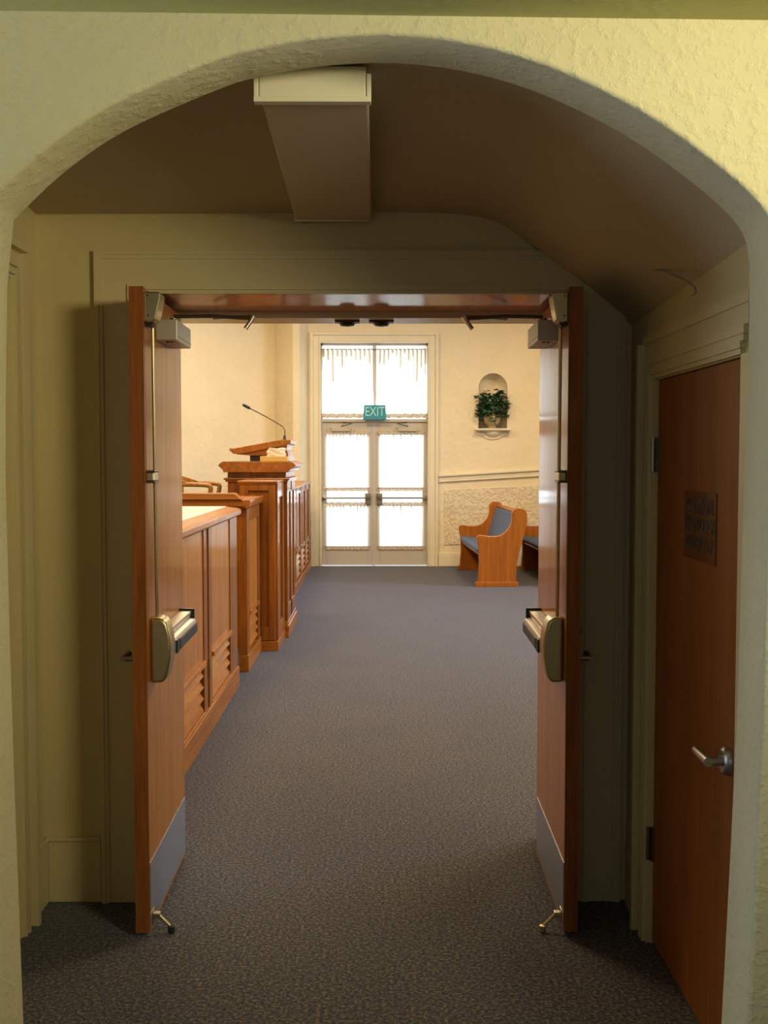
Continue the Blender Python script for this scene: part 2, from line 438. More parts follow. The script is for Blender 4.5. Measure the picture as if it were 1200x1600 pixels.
# wood lined frame inside the doorway with painted stop
m_ = MB(); m_.box(OL, OL+.006, YV+.005, 4.54, 0, ZO); m_.box(OR-.006, OR, YV+.005, 4.54, 0, ZO); m_.box(OL, OR, YV+.005, 4.54, ZO, ZO+.03)
jr = structroot('door_frame', 'orange wood lining of the double doorway with painted stop', 'frame', (-.07, 4.3, 0))
m_.build('lining', M['door_wood'], jr)
m_ = MB(); m_.box(OL, OR, 4.54, YH+.012, 2.257, ZO+.03); m_.box(OL, OL+.035, 4.54, YH+.012, 0, 2.257); m_.box(OR-.035, OR, 4.54, YH+.012, 0, 2.257)
m_.build('stop', M['trim_paint'], jr, bevel=.004)

st2 = [(0, .012, .012), (.012, .026, .024), (.026, .040, .014), (.040, .058, .026), (.058, .100, .012), (.100, .125, .040)]
m_ = MB()
for i0, i1, th in st2:
    m_.box(XR-th, XR, DY1+i0, DY1+i1, 0, DZ+i0*1.25)
    th = th if th < .03 else .018
    m_.box(XR-min(th, .018)-.002, XR, max(DY0-i0, YB+.001), DY1+i1-.001, DZ+i0*1.25, DZ+i1*1.25)
m_.box(XR-.013, XR, YB, DY0, 0, DZ)
m_.box(XR-.004, XR, YB, DY1+.1, DZ+.125*1.25, 2.17)
struct('trim_2', m_, M['trim_paint'], 'moulded painted surround of the brown side door', 'trim')
m_ = MB()
for i0, i1, th in st2:
    m_.box(XL, XL+th, 3.735+i0, 3.735+i1, 0, 2.29+i1); m_.box(XL, XL+th, YB, 3.735+i0, 2.29+i0, 2.29+i1)
struct('trim_3', m_, M['trim_paint'], 'moulded painted surround on the left vestibule wall', 'trim')
d4 = structroot('door_4', 'painted side door in the left vestibule wall', 'door', (XL-.04, 3.27, 0))
BX(XL-.08, XL-.035, 2.80, 3.735, .005, 2.29).build('door_panel', M['trim_paint'], d4)
BX(XL, XL+.014, 3.862, YV, 0, .245).build('tmp', M['trim_paint'])
bpy.data.objects.remove(bpy.data.objects['tmp'])
m_ = MB(); m_.box(XL, XL+.012, 3.865, YV, 0, .235); m_.box(XL, XL+.018, 3.865, YV, .235, .25)
m_.box(XL+.012, OL-.16, YV-.012, YV, 0, .235); m_.box(XL+.012, OL-.16, YV-.018, YV, .235, .25)
struct('baseboard_left', m_, M['trim_paint'], 'tall painted baseboard in the left vestibule corner', 'baseboard', bevel=.003)
m_ = MB(); m_.box(XR-.012, XR, 3.82, YV-.045, 0, .20); m_.box(XR-.018, XR, 3.82, YV-.045, .20, .215)
struct('baseboard_right', m_, M['trim_paint'], 'short painted baseboard between side door and double doorway', 'baseboard', bevel=.003)

# side door on the right ------------------------------------------------
d3 = structroot('door_3', 'brown flush wood side door with lever handle and dark notice plate', 'door', (XR+.03, DY1, 0))
BX(XR+.008, XR+.052, DY0, DY1-.004, .01, DZ-.006).build('door_panel', M['side_wood'], d3, bevel=.002)
for z in (1.69, .35):
    h = MB(); y = DY1
    for k in range(5): h.tube([(XR-.008, y, z-.057+k*.0235), (XR-.008, y, z-.0365+k*.0235)], .0075, 10)
    ho = h.build('hinge', M['steel'] if z > 1 else M['bronze'], d3, smooth=True)
    BX(XR-.002, XR+.008, DY1-.022, DY1-.002, z-.057, z+.058).build('hinge_leaf', M['bronze'], ho)
HYc, HZc = 2.895, .862
lv = MB(); lv.lathe([(.0, -.022), (.030, -.022), (.037, -.016), (.040, -.006), (.040, 0)], (XR+.008, HYc, HZc), 28, 'X')
lv.build('rose', M['steel'], d3)
lv = MB(); lv.tube([(XR-.010, HYc, HZc), (XR-.058, HYc, HZc)], .013, 16)
lv.tube([(XR-.052, HYc-.012, HZc), (XR-.054, HYc+.05, HZc+.002), (XR-.050, HYc+.115, HZc-.001)], [.0135, .0125, .011], 14)
lv.build('lever_handle', M['steel'], d3)

sg = thing('door_sign', 'small dark translucent notice plate lettered in black on the brown side door', 'sign', (XR+.004, 3.19, 1.475))
BX(XR+.0045, XR+.0078, 3.035, 3.350, 1.375, 1.580).build('plate', M['sign_plate'], sg)
for k, (tx, sz, zz, xx) in enumerate((('CAUTION', .058, 1.535, 0), ('OPEN', .052, 1.481, -.078), ('DOOR', .052, 1.481, .078), ('CAREFULLY', .052, 1.425, 0))):
    # glyph x runs right as seen from inside the vestibule (viewer looks along +x, right is -y)
    t = text_mb(tx, sz, .0006, lambda x, y, z, zz=zz, xx=xx: (XR+.0040-z, 3.19-x-xx, zz+y), .035)
    t.build('lettering', M['sign_text'], sg)

# thin cable hanging from the ceiling curve
cb = MB(); cb.tube(catmull([(.855, 3.60, 2.315), (.872, 3.47, 2.275), (.882, 3.36, 2.248), (.893, 3.22, 2.205), (.900, 3.13, 2.170), (.903, 3.11, 2.152), (.905, 3.15, 2.146)], 5), .0035, 8)
tag(cb.build('hanging_cable', M['wire']), 'thin grey loose wire curling under the curved vestibule ceiling', 'cable')

# ceiling fixture -------------------------------------------------------
fx = thing('ceiling_light', 'long unlit fluorescent ceiling light with white end cap', 'light fixture', (-.165, 3.4, 2.58))
def wedge(mb, x0, x1, y0, y1, zb0, zb1, zt0, zt1):
    vv = [mb.bm.verts.new(p) for p in ((x0,y0,zb0),(x1,y0,zb0),(x1,y1,zb1),(x0,y1,zb1),(x0,y0,zt0),(x1,y0,zt0),(x1,y1,zt1),(x0,y1,zt1))]
    for f in ((3,2,1,0),(4,5,6,7),(0,1,5,4),(1,2,6,5),(2,3,7,6),(3,0,4,7)): mb.bm.faces.new([vv[i] for i in f])
    return mb
FY0, FY1 = 2.83, 4.0
def ceilz(y): return 2.69+(2.58-2.69)*(y-YB)/(YV-YB)
wedge(MB(), -.30, -.03, FY0+.015, FY1-.02, 2.60, 2.556, ceilz(FY0)-.001, ceilz(FY1)-.001).build('housing', M['white_paint'], fx)
wedge(MB(), -.298, -.022, FY0+.012, FY1-.01, 2.588, 2.538, 2.612, 2.556).build('lens', M['lens'], fx, bevel=.006)
e = MB(); e.box(-.302, -.029, FY0-.012, FY0+.006, 2.596, 2.674)
e.build('end_cap', M['white_paint'], fx, bevel=.004)
e = MB(); e.box(-.315, -.016, FY0-.018, FY0+.012, 2.583, 2.597); e.box(-.315, -.303, FY0-.014, FY0+.010, 2.597, 2.655); e.box(-.028, -.016, FY0-.014, FY0+.010, 2.597, 2.655)
e.build('end_frame', M['white_paint'], fx, bevel=.002)
wedge(MB(), -.30, -.03, FY1-.010, FY1+.002, 2.536, 2.536, 2.574, 2.573).build('end_cap', M['white_paint'], fx)

# ================================================================== DOUBLE DOOR LEAVES
def leaf(name, s, hx, ang, side):
    r = structroot(name, 'open %s leaf of the wooden double door with panic bar and kick plate' % side, 'door', (hx, 4.50, 0), ang, world=False)
    U = lambda u: -u          # distance from the hinge along the leaf
    LW, TH = .765, .049
    m = MB(); m.box(-s*TH, 0, U(0), U(LW-.004), .018, 2.262); m.build('door_panel', M['door_wood'], r, bevel=.001)
    m = MB(); m.box(-s*TH, 0, U(LW-.0039), U(LW), .018, 2.262); m.build('edge_band', M['door_edge'], r)
    BX(0, s*.0025, U(.012), U(LW-.008), .038, .262).build('kick_plate', M['kick'], r)
    for z in (.28, 1.14, 2.0):
        MB().tube([(-s*(TH+.006), U(-.004), z-.055), (-s*(TH+.006), U(-.004), z+.055)], .007, 10).build('hinge', M['steel'], r)
    # surface closer
    c = MB(); c.box(0, s*.078, U(.235), U(.545), 2.103, 2.178); c = c.build('closer', M['closer'], r, bevel=.004)
    BX(s*.0783, s*.0795, U(.24), U(.54), 2.118, 2.120).build('seam', M['bronze'], c)
    MB().lathe([(.006, 0), (.006, .003)], (s*.035, U(.50), 2.099), 10).build('screw', M['black'], c)
    MB().lathe([(.006, 0), (.006, .003)], (s*.050, U(.50), 2.099), 10).build('screw', M['black'], c)
    MB().lathe([(.014, 0), (.014, .022)], (s*.04, U(.40), 2.178), 12).build('spindle', M['bronze'], c)
    a = MB(); P = [(s*.04, U(.40), 2.206), (s*.18, U(.38), 2.211), (s*.325, U(.35), 2.206)]
    for p, q in zip(P, P[1:]): a.tube([p, q], [.007, .007], 8)
    a.build('closer_arm', M['bronze'], r)
    a = MB(); a.tube([(s*.325, U(.35), 2.214), (s*.23, U(.16), 2.236), (s*.14, U(.012), 2.248)], .006, 8); a.build('closer_arm', M['bronze'], r)
    MB().tube([(s*.332, U(.35), 2.214), (s*.320, U(.355), 2.190), (s*.303, U(.36), 2.166)], [.012, .008, .009], 10).build('arm_joint', M['alu'], r)
    # top latch case
    prof = [(0, 2.145), (s*.018, 2.140), (s*.033, 2.152), (s*.046, 2.225), (s*.046, 2.240), (s*.040, 2.246), (0, 2.246)]
    prof = [(x*1.22, z) for x, z in prof]; t = MB(); t.prism(prof, 'Y', U(.752), U(.665)); lc = t.build('latch_case', M['brass'], r, bevel=.005, seg=3)
    t = MB(); t.prism([(0, 2.132), (s*.022, 2.128), (s*.030, 2.142), (0, 2.148)], 'Y', U(.748), U(.70)); t.build('latch_base', M['black'], lc)
    for x, z in ((.012, 2.232), (.014, 2.165)): MB().lathe([(.003, -.002), (.003, 0)], (s*x, U(.7525), z), 8, 'Y').build('screw', M['black'], lc)
    # vertical rod and its guide
    MB().tube([(s*.017, U(.66), 1.105), (s*.017, U(.69), 2.14)], .0065, 12).build('latch_rod', M['brass'], r)
    g = MB(); g.box(0, s*.028, U(.745), U(.665), 1.598, 1.630); go = g.build('rod_guide', M['brass'], r, bevel=.005)
    g = MB(); g.box(0, s*.031, U(.747), U(.663), 1.592, 1.598); g.box(0, s*.031, U(.747), U(.663), 1.630, 1.636); g.build('band', M['bronze'], go, bevel=.002)
    # device head
    prof = [(0, .888), (s*.036, .888), (s*.052, .897), (s*.061, .925), (s*.070, .975), (s*.072, 1.02), (s*.068, 1.06), (s*.058, 1.098), (s*.046, 1.113), (s*.030, 1.118), (0, 1.118)]
    h = MB(); h.prism(prof, 'Y', U(.705), U(.610)); h.build('latch_housing', M['brass'], r, bevel=.010, seg=4, smooth=True)
    # rail
    rl = MB(); rl.box(0, s*.045, U(.62), U(.10), .985, 1.058)
    pb_ = rl.build('panic_bar', M['alu'], r, bevel=.003)
    BX(s*.045, s*.049, U(.62), U(.10), 1.046, 1.058).build('top_lip', M['alu'], pb_)
    p_ = MB(); p_.prism([(s*.045, .972), (s*.072, .976), (s*.074, 1.020), (s*.070, 1.032), (s*.045, 1.034)], 'Y', U(.60), U(.135)); p_.build('push_pad', M['alu'], pb_, bevel=.003)
    p_ = MB(); p_.box(s*.0735, s*.079, U(.535), U(.135), .978, 1.018); p_.build('pad_strip', M['pad'], pb_, bevel=.003)
    BX(0, s*.062, U(.102), U(.088), .968, 1.068).build('end_cap', M['pad'], pb_, bevel=.003)
    BX(s*.072, s*.078, U(.602), U(.545), .974, 1.022).build('pad_end', M['black'], pb_, bevel=.002)
    # outside lever and key cylinder
    xo = -s*TH
    l = MB(); l.lathe([(.026, 0), (.026, -s*.008), (.018, -s*.014)], (xo, U(.66), .967), 20, 'X'); l.build('rose', M['bronze'], r)
    l = MB(); l.tube([(xo-s*.008, U(.66), .967), (xo-s*.062, U(.66), .967)], .010, 12); l.tube([(xo-s*.056, U(.672), .967), (xo-s*.056, U(.56), .967)], .010, 12)
    l.build('lever_handle', M['pewter'], r)
    MB().lathe([(.019, 0), (.018, -s*.016), (.010, -s*.020)], (xo, U(.66), 1.065), 18, 'X').build('key_cylinder', M['bronze'], r)
    # kick-down holder
    k = MB(); k.box(s*.0025, s*.006, U(.735), U(.700), .035, .085); k.box(s*.006, s*.028, U(.730), U(.706), .052, .072)
    hb = k.build('holder_bracket', M['brass'], r, bevel=.003)
    k = MB(); k.tube([(s*.022, U(.718), .064), (s*.062, U(.724), .026)], .0055, 10); k.build('holder_arm', M['brass'], r)
    k = MB(); k.lathe([(.0, 0), (.012, .001), (.012, .022), (.0, .026)], (s*.068, U(.725), .0015), 12); k.build('rubber_foot', M['rubber'] if s > 0 else M['brass'], r)
    return r
leaf('door_1', 1, -.808, .014, 'left')
leaf('door_2', -1, .668, -.020, 'right')
for i, x in enumerate((-.128, .016)):
    k = MB(); k.box(x-.052, x+.052, 4.60, 4.66, 2.249, 2.257); k.lathe([(.0, -.018), (.028, -.014), (.036, -.004), (.036, 0)], (x, 4.63, 2.250), 18)
    tag(k.build('latch_strike', M['black']), 'black latch catch under the doorway head, %s of the pair' % ('left' if i == 0 else 'right'), 'door hardware', 'latch catches under the doorway head')

# ================================================================== HALL SHELL
EL, ER = -.873, .776; EZ = 3.436; TZ = 2.245; NX, NZ0, NZ1, NR = 1.775, 2.130, 2.975, .222
def far_wall():
    """far wall with the exit doorway and an arched niche hole"""
    m = MB(); x0 = -1.56; y0, y1 = YE, YE+.42
    m.box(x0-.5, EL, y0, y1, 0, HZ+.1); m.box(EL, ER, y0, y1, EZ, HZ+.1)
    m.box(ER, NX-NR, y0, y1, 0, HZ+.1); m.box(NX+NR, HR+.2, y0, y1, 0, HZ+.1); m.box(NX-NR, NX+NR, y0, y1, 0, NZ0)
    n = 20; zc = NZ1-NR
    pts = [(NX-NR, HZ+.1)]+[(NX-NR*math.cos(PI*i/n), zc+NR*math.sin(PI*i/n)) for i in range(n+1)]+[(NX+NR, HZ+.1)]
    for a, b in zip(pts[1:-1], pts[2:-1]):
        vs = [m.bm.verts.new(p) for p in ((a[0], y0, a[1]), (b[0], y0, b[1]), (b[0], y0, HZ+.1), (a[0], y0, HZ+.1))]; m.bm.faces.new(vs)
    # niche shell: half-round back
    rows = []
    segs = 12
    out_ = [(NX-NR, NZ0)]+[(NX-NR*math.cos(PI*i/n), zc+NR*math.sin(PI*i/n)) for i in range(n+1)]+[(NX+NR, NZ0)]
    for j in range(6):
        t = j/5*PI/2; k = math.cos(t); d = math.sin(t)*.24
        rows.append([m.bm.verts.new((NX+(x-NX)*k, y0+d, (z if z <= zc else zc+(z-zc)*k))) for x, z in out_])
    for a, b in zip(rows, rows[1:]):
        for i in range(len(a)-1):
            try: m.bm.faces.new((a[i], b[i], b[i+1], a[i+1]))
            except ValueError: pass
    m.box(NX-NR, NX+NR, y0, y0+.26, NZ0-.02, NZ0)
    return m
fw = far_wall()
struct('wall_far', fw, M['hall_plaster'], 'warm cream plaster wall around the exit doors with arched niche', 'wall')
w = MB(); w.prism([(-1.56, YE), (-1.56, YE+.3), (HL-.3, 14.3), (HL-.3, 14.0)], 'Z', 0, HZ+.1)
struct('wall_far_left', w, M['hall_plaster'], 'angled cream plaster wall behind the judge bench', 'wall')
w = MB(); w.prism([(-1.56, YE+.1), (-1.56, YE-.02), (-1.27, 16.40), (-1.17, 16.42), (-1.06, YE), (-1.06, YE+.1)], 'Z', 0, HZ)
struct('wall_far_pier', w, M['hall_plaster'], 'narrow shaded pier left of the exit door casing', 'wall')
struct('wall_hall_left', BX(HL-.2, HL, YH, 14.4, 0, HZ), M['hall_plaster'], 'left plaster wall of the hall', 'wall')
# right wall of the hall with two assumed windows, out of view, added to admit daylight
WY = [(7.2, 9.2), (11.4, 13.4)]
w = MB(); w.box(HR, HR+.2, YH, WY[0][0], 0, HZ); w.box(HR, HR+.2, WY[0][1], WY[1][0], 0, HZ); w.box(HR, HR+.2, WY[1][1], YE+.2, 0, HZ)
for a, b in WY: w.box(HR, HR+.2, a, b, 0, 1.0); w.box(HR, HR+.2, a, b, 3.4, HZ)
struct('wall_hall_right', w, M['hall_plaster'], 'right plaster wall of the hall with windows', 'wall')
for i, (a, b) in enumerate(WY):
    r = structroot('window_%d' % (i+2), 'tall side window of the hall', 'window', (HR+.1, (a+b)/2, 1.0))  # assumed opening, never in view, added for side daylight
    m = MB(); m.box(HR+.05, HR+.13, a, a+.06, 1, 3.4); m.box(HR+.05, HR+.13, b-.06, b, 1, 3.4); m.box(HR+.05, HR+.13, a, b, 1, 1.06); m.box(HR+.05, HR+.13, a, b, 3.34, 3.4); m.box(HR+.06, HR+.12, (a+b)/2-.02, (a+b)/2+.02, 1, 3.4)
    m.build('window_frame', M['hall_trim'], r)
    BX(HR+.09, HR+.095, a+.06, b-.06, 1.06, 3.34).build('window_glass', M['glass'], r)
struct('ceiling_hall', BX(HL-.2, HR+.2, YH, YE+.4, HZ, HZ+.15), M['hall_ceiling'], 'pale ceiling of the hall', 'ceiling')
struct('floor_outside', BX(-12, 14, YE+.42, 30, -.10, -.02), M['pave'], 'pale pavement outside the exit doors', 'ground')

# chair rail, wainscot panel and baseboard on the right part of the far wall (rail follows the rising floor line of the wainscot)
def sl(mb, z0, z1, th, x0=.94, x1=HR, k=.060, y=YE):
    dz = k*(x1-x0)
    vs = [mb.bm.verts.new(p) for p in ((x0,y-th,z0),(x1,y-th,z0+dz),(x1,y+.0,z0+dz),(x0,y+.0,z0),(x0,y-th,z1),(x1,y-th,z1+dz),(x1,y,z1+dz),(x0,y,z1))]
    for f in ((3,2,1,0),(4,5,6,7),(0,1,5,4),(1,2,6,5),(2,3,7,6),(3,0,4,7)): mb.bm.faces.new([vs[i] for i in f])
m = MB(); sl(m, 1.385, 1.412, .055); sl(m, 1.335, 1.385, .025); sl(m, 1.300, 1.318, .035); sl(m, 1.318, 1.335, .020)
struct('trim_4', m, M['hall_trim'], 'cream chair rail moulding on the far wall right of the exit doors', 'trim', bevel=.003)
m = MB(); sl(m, .33, 1.175, .012, 1.03, HR, .05)
struct('trim_5', m, M['hall_rough'], 'rough stucco wainscot panel below the chair rail', 'trim')
m = MB(); m.box(.94, HR, YE-.03, YE, 0, .17); m.box(.94, HR, YE-.02, YE, .17, .205)
struct('baseboard_far', m, M['hall_trim'], 'cream baseboard under the stucco panel', 'baseboard', bevel=.004)

# exit doorway -------------------------------------------------------------
m = MB(); u_casing(m, EL, ER, EZ, 0, YE, -1, 'X', [(0, .022, .05), (.022, .115, .035), (.115, .156, .055)])
m.box(EL, EL+.0095, YE+.002, YE+.14, 0, TZ-.02); m.box(ER-.0075, ER, YE+.002, YE+.14, 0, TZ-.02)
struct('trim_6', m, M['hall_trim'], 'cream casing around the tall exit doorway', 'trim', bevel=.004)
wr = structroot('window_1', 'curtained transom window above the white exit doors', 'window', (-.05, YE+.1, TZ))
m = MB(); y0, y1 = YE+.06, YE+.14
m.box(EL, ER, y0, y1, EZ-.035, EZ); m.box(EL, EL+.03, y0, y1, TZ, EZ); m.box(ER-.03, ER, y0, y1, TZ, EZ); m.box(-.075, -.02, y0, y1, TZ+.02, EZ-.03); m.box(EL, ER, y0-.03, y1, TZ-.015, TZ+.03)
m.build('window_frame', M['frame_white'], wr, bevel=.004)
m = MB(); m.box(EL+.03, -.075, y0+.04, y0+.046, TZ+.03, EZ-.035); m.box(-.02, ER-.03, y0+.04, y0+.046, TZ+.03, EZ-.035); m.build('window_glass', M['glass'], wr)

def exit_leaf(name, x0, x1, hinge_left, label):
    r = structroot(name, label, 'door', ((x0+x1)/2, YE+.1, 0))
    ya, yb = YE+.065, YE+.11
    sx, zt = .075, TZ-.015
    m = MB(); m.box(x0, x0+sx, ya, yb, .012, zt); m.box(x1-sx, x1, ya, yb, .012, zt)
    m.box(x0+sx, x1-sx, ya, yb, 2.055, zt); m.box(x0+sx, x1-sx, ya, yb, .012, .285)
    m.build('door_frame', M['frame_white'], r, bevel=.004)
    BX(x0+sx, x1-sx, ya+.02, ya+.026, .285, 2.055).build('window_glass', M['glass'], r)
    # panic bar
    z = 1.058; hx = x1-.07 if hinge_left else x0+.07; ox = x0+.03 if hinge_left else x1-.03
    b = MB(); b.box(ox-.03, ox+.03, ya-.05, ya, z-.03, z+.03); b.box(hx-.045, hx+.045, ya-.055, ya, z-.10, z+.07)
    pb = b.build('panic_bar', M['pewter'], r, bevel=.006)
    MB().tube([(ox, ya-.075, z), (hx, ya-.075, z)], .014, 12).build('crossbar', M['pewter'], pb)
    BX(hx-.03, hx+.03, ya-.09, ya-.05, z-.03, z+.03).build('latch_housing', M['bronze'], pb, bevel=.006)
    # closer
    cx = x0+.30 if hinge_left else x1-.30
    c = BX(cx-.15, cx+.15, ya-.06, ya, 2.085, 2.150).build('closer', M['closer'], r, bevel=.005)
    a = MB(); a.tube([(cx, ya-.05, 2.16), (cx+(.17 if hinge_left else -.17), ya-.16, 2.20), (cx+(.02 if hinge_left else -.02), ya-.01, 2.225)], .009, 8); a.build('closer_arm', M['bronze'], r)
    return r
exit_leaf('door_5', EL+.010, -.079, True, 'left white glazed exit door with curtains and panic bar')
exit_leaf('door_6', -.040, ER-.008, False, 'right white glazed exit door with curtains and panic bar')
struct('trim_7', BX(-.078, -.041, YE+.055, YE+.12, .0, TZ-.016), M['frame_white'], 'slim centre post between the exit doors', 'trim')

def curtain(x0, x1, zb, zt, label, group, gather=26, rod=.0, bottomrod=True, gap=0, yy=YE+.045, amp=.012, taper=0, fold_shade=.0):
    t = thing('curtain', label, 'curtain', ((x0+x1)/2, yy, zb), group=group)
    nx, nz = int(gather*7), 18
    def sheet(za, zc, ampf, zdist=0, fold_shade=0):
        m = MB(); rows = []
        for j in range(nz+1):
            f = j/nz; z = za+(zc-za)*f; row = []
            for i in range(nx+1):
                u = i/nx; tp = taper*((z-zb)/(zt-zb)); xa, xb = x0+max(0, -tp), x1-max(0, tp); x = xa+(xb-xa)*u
                A = ampf(f)
                y = yy+A*math.sin(2*PI*gather*u+.8*math.sin(9*u+3*x0))+.3*A*math.sin(2*PI*gather*.37*u+2)
                zz = z+(zdist*math.sin(2*PI*gather*u*.5+1.3*math.sin(7*u)) if j in (0, nz) and zdist else 0)
                row.append(m.bm.verts.new((x, y, zz)))
            rows.append(row)
        rr = random.Random(int(x0*1000)+7); deep = [rr.uniform(.18, .62) for _ in range(gather+2)]; deep = [d if rr.random() < .75 else d*.5 for d in deep]
        if rr.random() < .9: deep[rr.randrange(1, gather)] = 1.0
        for jj, (a, b) in enumerate(zip(rows, rows[1:])):
            f = 1-jj/nz
            f = (jj+.5)/nz
            for i in range(nx):
                fc = m.bm.faces.new((a[i], a[i+1], b[i+1], b[i]))
                if fold_shade:
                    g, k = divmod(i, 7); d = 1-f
                    if (k == 3 and d < deep[g]*fold_shade) or (k in (2, 4) and d < deep[g]*fold_shade*.5): fc.material_index = 1  # fold columns get the brown cloth as painted shade
        m.smooth = True
        return m
    hh = .045
    sheet(zb+(hh if bottomrod else .06), zt-hh, lambda f: amp*(.35+.9*f*f), 0, fold_shade).build('sheer_cloth', [M['sheer'], M['hem']], t, smooth=True)
    sheet(zt-hh, zt, lambda f: amp*1.2*(abs(f-.45)+.25), .006).build('header_ruffle', M['sheer'] if zb > 2.2 else M['hem'], t, smooth=True)
    sheet(zb, zb+(hh if bottomrod else .06), lambda f: amp*(abs(f-.5)+.4), .006).build('hem', M['hem'], t, smooth=True)
    m = MB(); m.tube([(x0-.004, yy, zt-hh), (x1+.004, yy, zt-hh)], .007, 8)
    if bottomrod: m.tube([(x0-.01, yy, zb+hh), (x1+.01, yy, zb+hh)], .007, 8)
    m.build('curtain_rod', M['pewter'], t)
    return t
G1 = 'gathered curtains on the transom window'
curtain(EL+.01, -.050, 2.295, 3.385, 'white gathered curtain on the transom window, left of the exit sign', G1, 11, bottomrod=False, amp=.03, yy=YE+.02, taper=.045, fold_shade=1)
curtain(-.034, ER-.01, 2.295, 3.385, 'white gathered curtain on the transom window, right of the exit sign', G1, 12, bottomrod=False, amp=.03, yy=YE+.02, taper=-.045, fold_shade=1)
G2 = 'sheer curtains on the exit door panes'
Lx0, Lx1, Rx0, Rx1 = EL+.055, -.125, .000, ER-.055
curtain(Lx0, Lx1, 1.165, 2.085, 'sheer curtain on the upper pane of the left exit door', G2, 13, amp=.008, fold_shade=.22)
curtain(Rx0, Rx1, 1.165, 2.085, 'sheer curtain on the upper pane of the right exit door', G2, 13, amp=.008, fold_shade=.22)
curtain(Lx0, Lx1, .255, .985, 'short sheer curtain on the lower pane of the left exit door', G2, 13, amp=.008, fold_shade=.22)
curtain(Rx0, Rx1, .255, .985, 'short sheer curtain on the lower pane of the right exit door', G2, 13, amp=.008, fold_shade=.22)

es = thing('exit_sign', 'green exit sign standing on the transom bar', 'sign', (-.043, YE-.06, 2.262))
m = MB(); m.prism([(-.222, 2.262), (.136, 2.262), (.118, 2.482), (-.205, 2.482)], 'Y', YE-.09, YE-.05); m.build('sign_box', M['exit_green'], es, bevel=.005)
text_mb('EXIT', .19, .003, lambda x, y, z: (-.043+x*.78, YE-.0915-z, 2.378+y*1.05)).build('lettering', M['exit_letters'], es)
BX(-.20, .115, YE-.05, YE+.028, 2.262, 2.275).build('bracket', M['pewter'], es)

# niche shelf and plant ------------------------------------------------------
ns = thing('wall_shelf', 'cream scalloped bracket shelf under the wall niche', 'shelf', (NX, YE, NZ0))
m = MB(); m.box(NX-.275, NX+.265, YE-.14, YE-.002, NZ0-.032, NZ0-.004); m.box(NX-.25, NX+.24, YE-.12, YE-.002, NZ0-.045, NZ0-.032); m.build('shelf_board', M['hall_trim'], ns, bevel=.006)
pts = [(-.235, -.05), (-.225, -.105), (-.16, -.125), (-.10, -.160), (0, -.178), (.10, -.160), (.15, -.125), (.215, -.105), (.225, -.05)]
m = MB(); m.prism([(NX+x, NZ0+z) for x, z in pts], 'Y', YE-.02, YE-.003); m.build('back_plate', M['hall_trim'], ns, bevel=.008)
m = MB(); m.lathe([(.13, -.046), (.128, -.07), (.10, -.105), (.05, -.125), (.0, -.13)], (NX, YE-.03, NZ0), 24)
for v in list(m.bm.verts):
    v.co.y = YE-.004-max(0, (YE-.03)-v.co.y)*.75
m.build('corbel', M['hall_trim'], ns)

pl = thing('potted_ivy', 'trailing green ivy in an ornate stone pot inside the wall niche', 'plant', (NX-.01, YE+.02, NZ0))
m = MB(); m.lathe([(.0, 0), (.062, 0), (.070, .015), (.055, .03), (.095, .06), (.128, .12), (.130, .16), (.112, .195), (.120, .21), (.125, .225), (.10, .225), (.09, .20), (.0, .19)], (NX-.01, YE+.02, NZ0), 28)
po = m.build('pot', M['pot'], pl)
m = MB()
m.lathe([(.0, -.03), (.035, -.01), (.035, .01), (.0, .03)], (NX-.01, YE+.02-.118, NZ0+.13), 10)
m.build('ornament', M['pot'], po)
def ivy(n, seed):
    rnd = random.Random(seed); m = MB()
    for k in range(n):
        a = rnd.uniform(0, 2*PI); rr = rnd.uniform(.02, .235); h = rnd.uniform(0, 1)
        x = NX-.01+rr*math.cos(a)*1.0; y = YE-.01+rr*.55*math.sin(a)-.03
        z = NZ0+.20+h*.36*(1-.35*(rr/.24)**2)+.05*math.cos(2*a) - (0.09 if rr > .16 and rnd.random() < .5 else 0)
        if x > NX+.15: z = min(z, NZ0+.5)
        d = Vector((math.cos(a)*.8, -abs(rnd.gauss(.6, .4)), rnd.uniform(-.7, .5))).normalized()
        L = rnd.uniform(.06, .105); up = Vector((rnd.uniform(-.6, .6), rnd.uniform(-.4, .4), 1)); sd = d.cross(up).normalized()*L*.5
        nrm = sd.cross(d).normalized()
        c = Vector((x, y, z)); P = [c, c+d*L*.25+sd*.9, c+d*L*.5+sd*.55+nrm*.004, c+d*L, c+d*L*.5-sd*.55+nrm*.004, c+d*L*.25-sd*.9]
        mid = m.bm.verts.new(c+d*L*.45-nrm*.006); vs = [m.bm.verts.new(p) for p in P]
        for i in range(6): m.bm.faces.new((vs[i], vs[(i+1) % 6], mid))
    return m
ivy(420, 3).build('foliage', M['leaf'], pl, smooth=False)
ivy(70, 9).build('foliage', M['leaf2'], pl, smooth=False)
m = MB()
rnd = random.Random(4)
for k in range(12):
    a = rnd.uniform(0, 2*PI); m.tube([(NX-.01, YE+.02, NZ0+.19), (NX-.01+.08*math.cos(a), YE+.06*math.sin(a), NZ0+.33), (NX-.01+.17*math.cos(a), YE-.01+.08*math.sin(a), NZ0+.32)], .003, 5)
m.build('stem', M['leaf'], pl)

# ================================================================== BENCHES (left)
def louver(parent, xf, y0, y1, z0, z1, n=4, mat='oak'):
    m = MB(); p = (z1-z0)/n
    for k in range(n):
        z = z0+k*p
        m.prism([(xf-.050, z+p*1.02), (xf-.044, z+p*1.08), (xf-.004, z+p*.16), (xf-.010, z+p*.04)], 'Y', y0, y1)
    return m.build('louver_vent', M['oak_y'], parent)

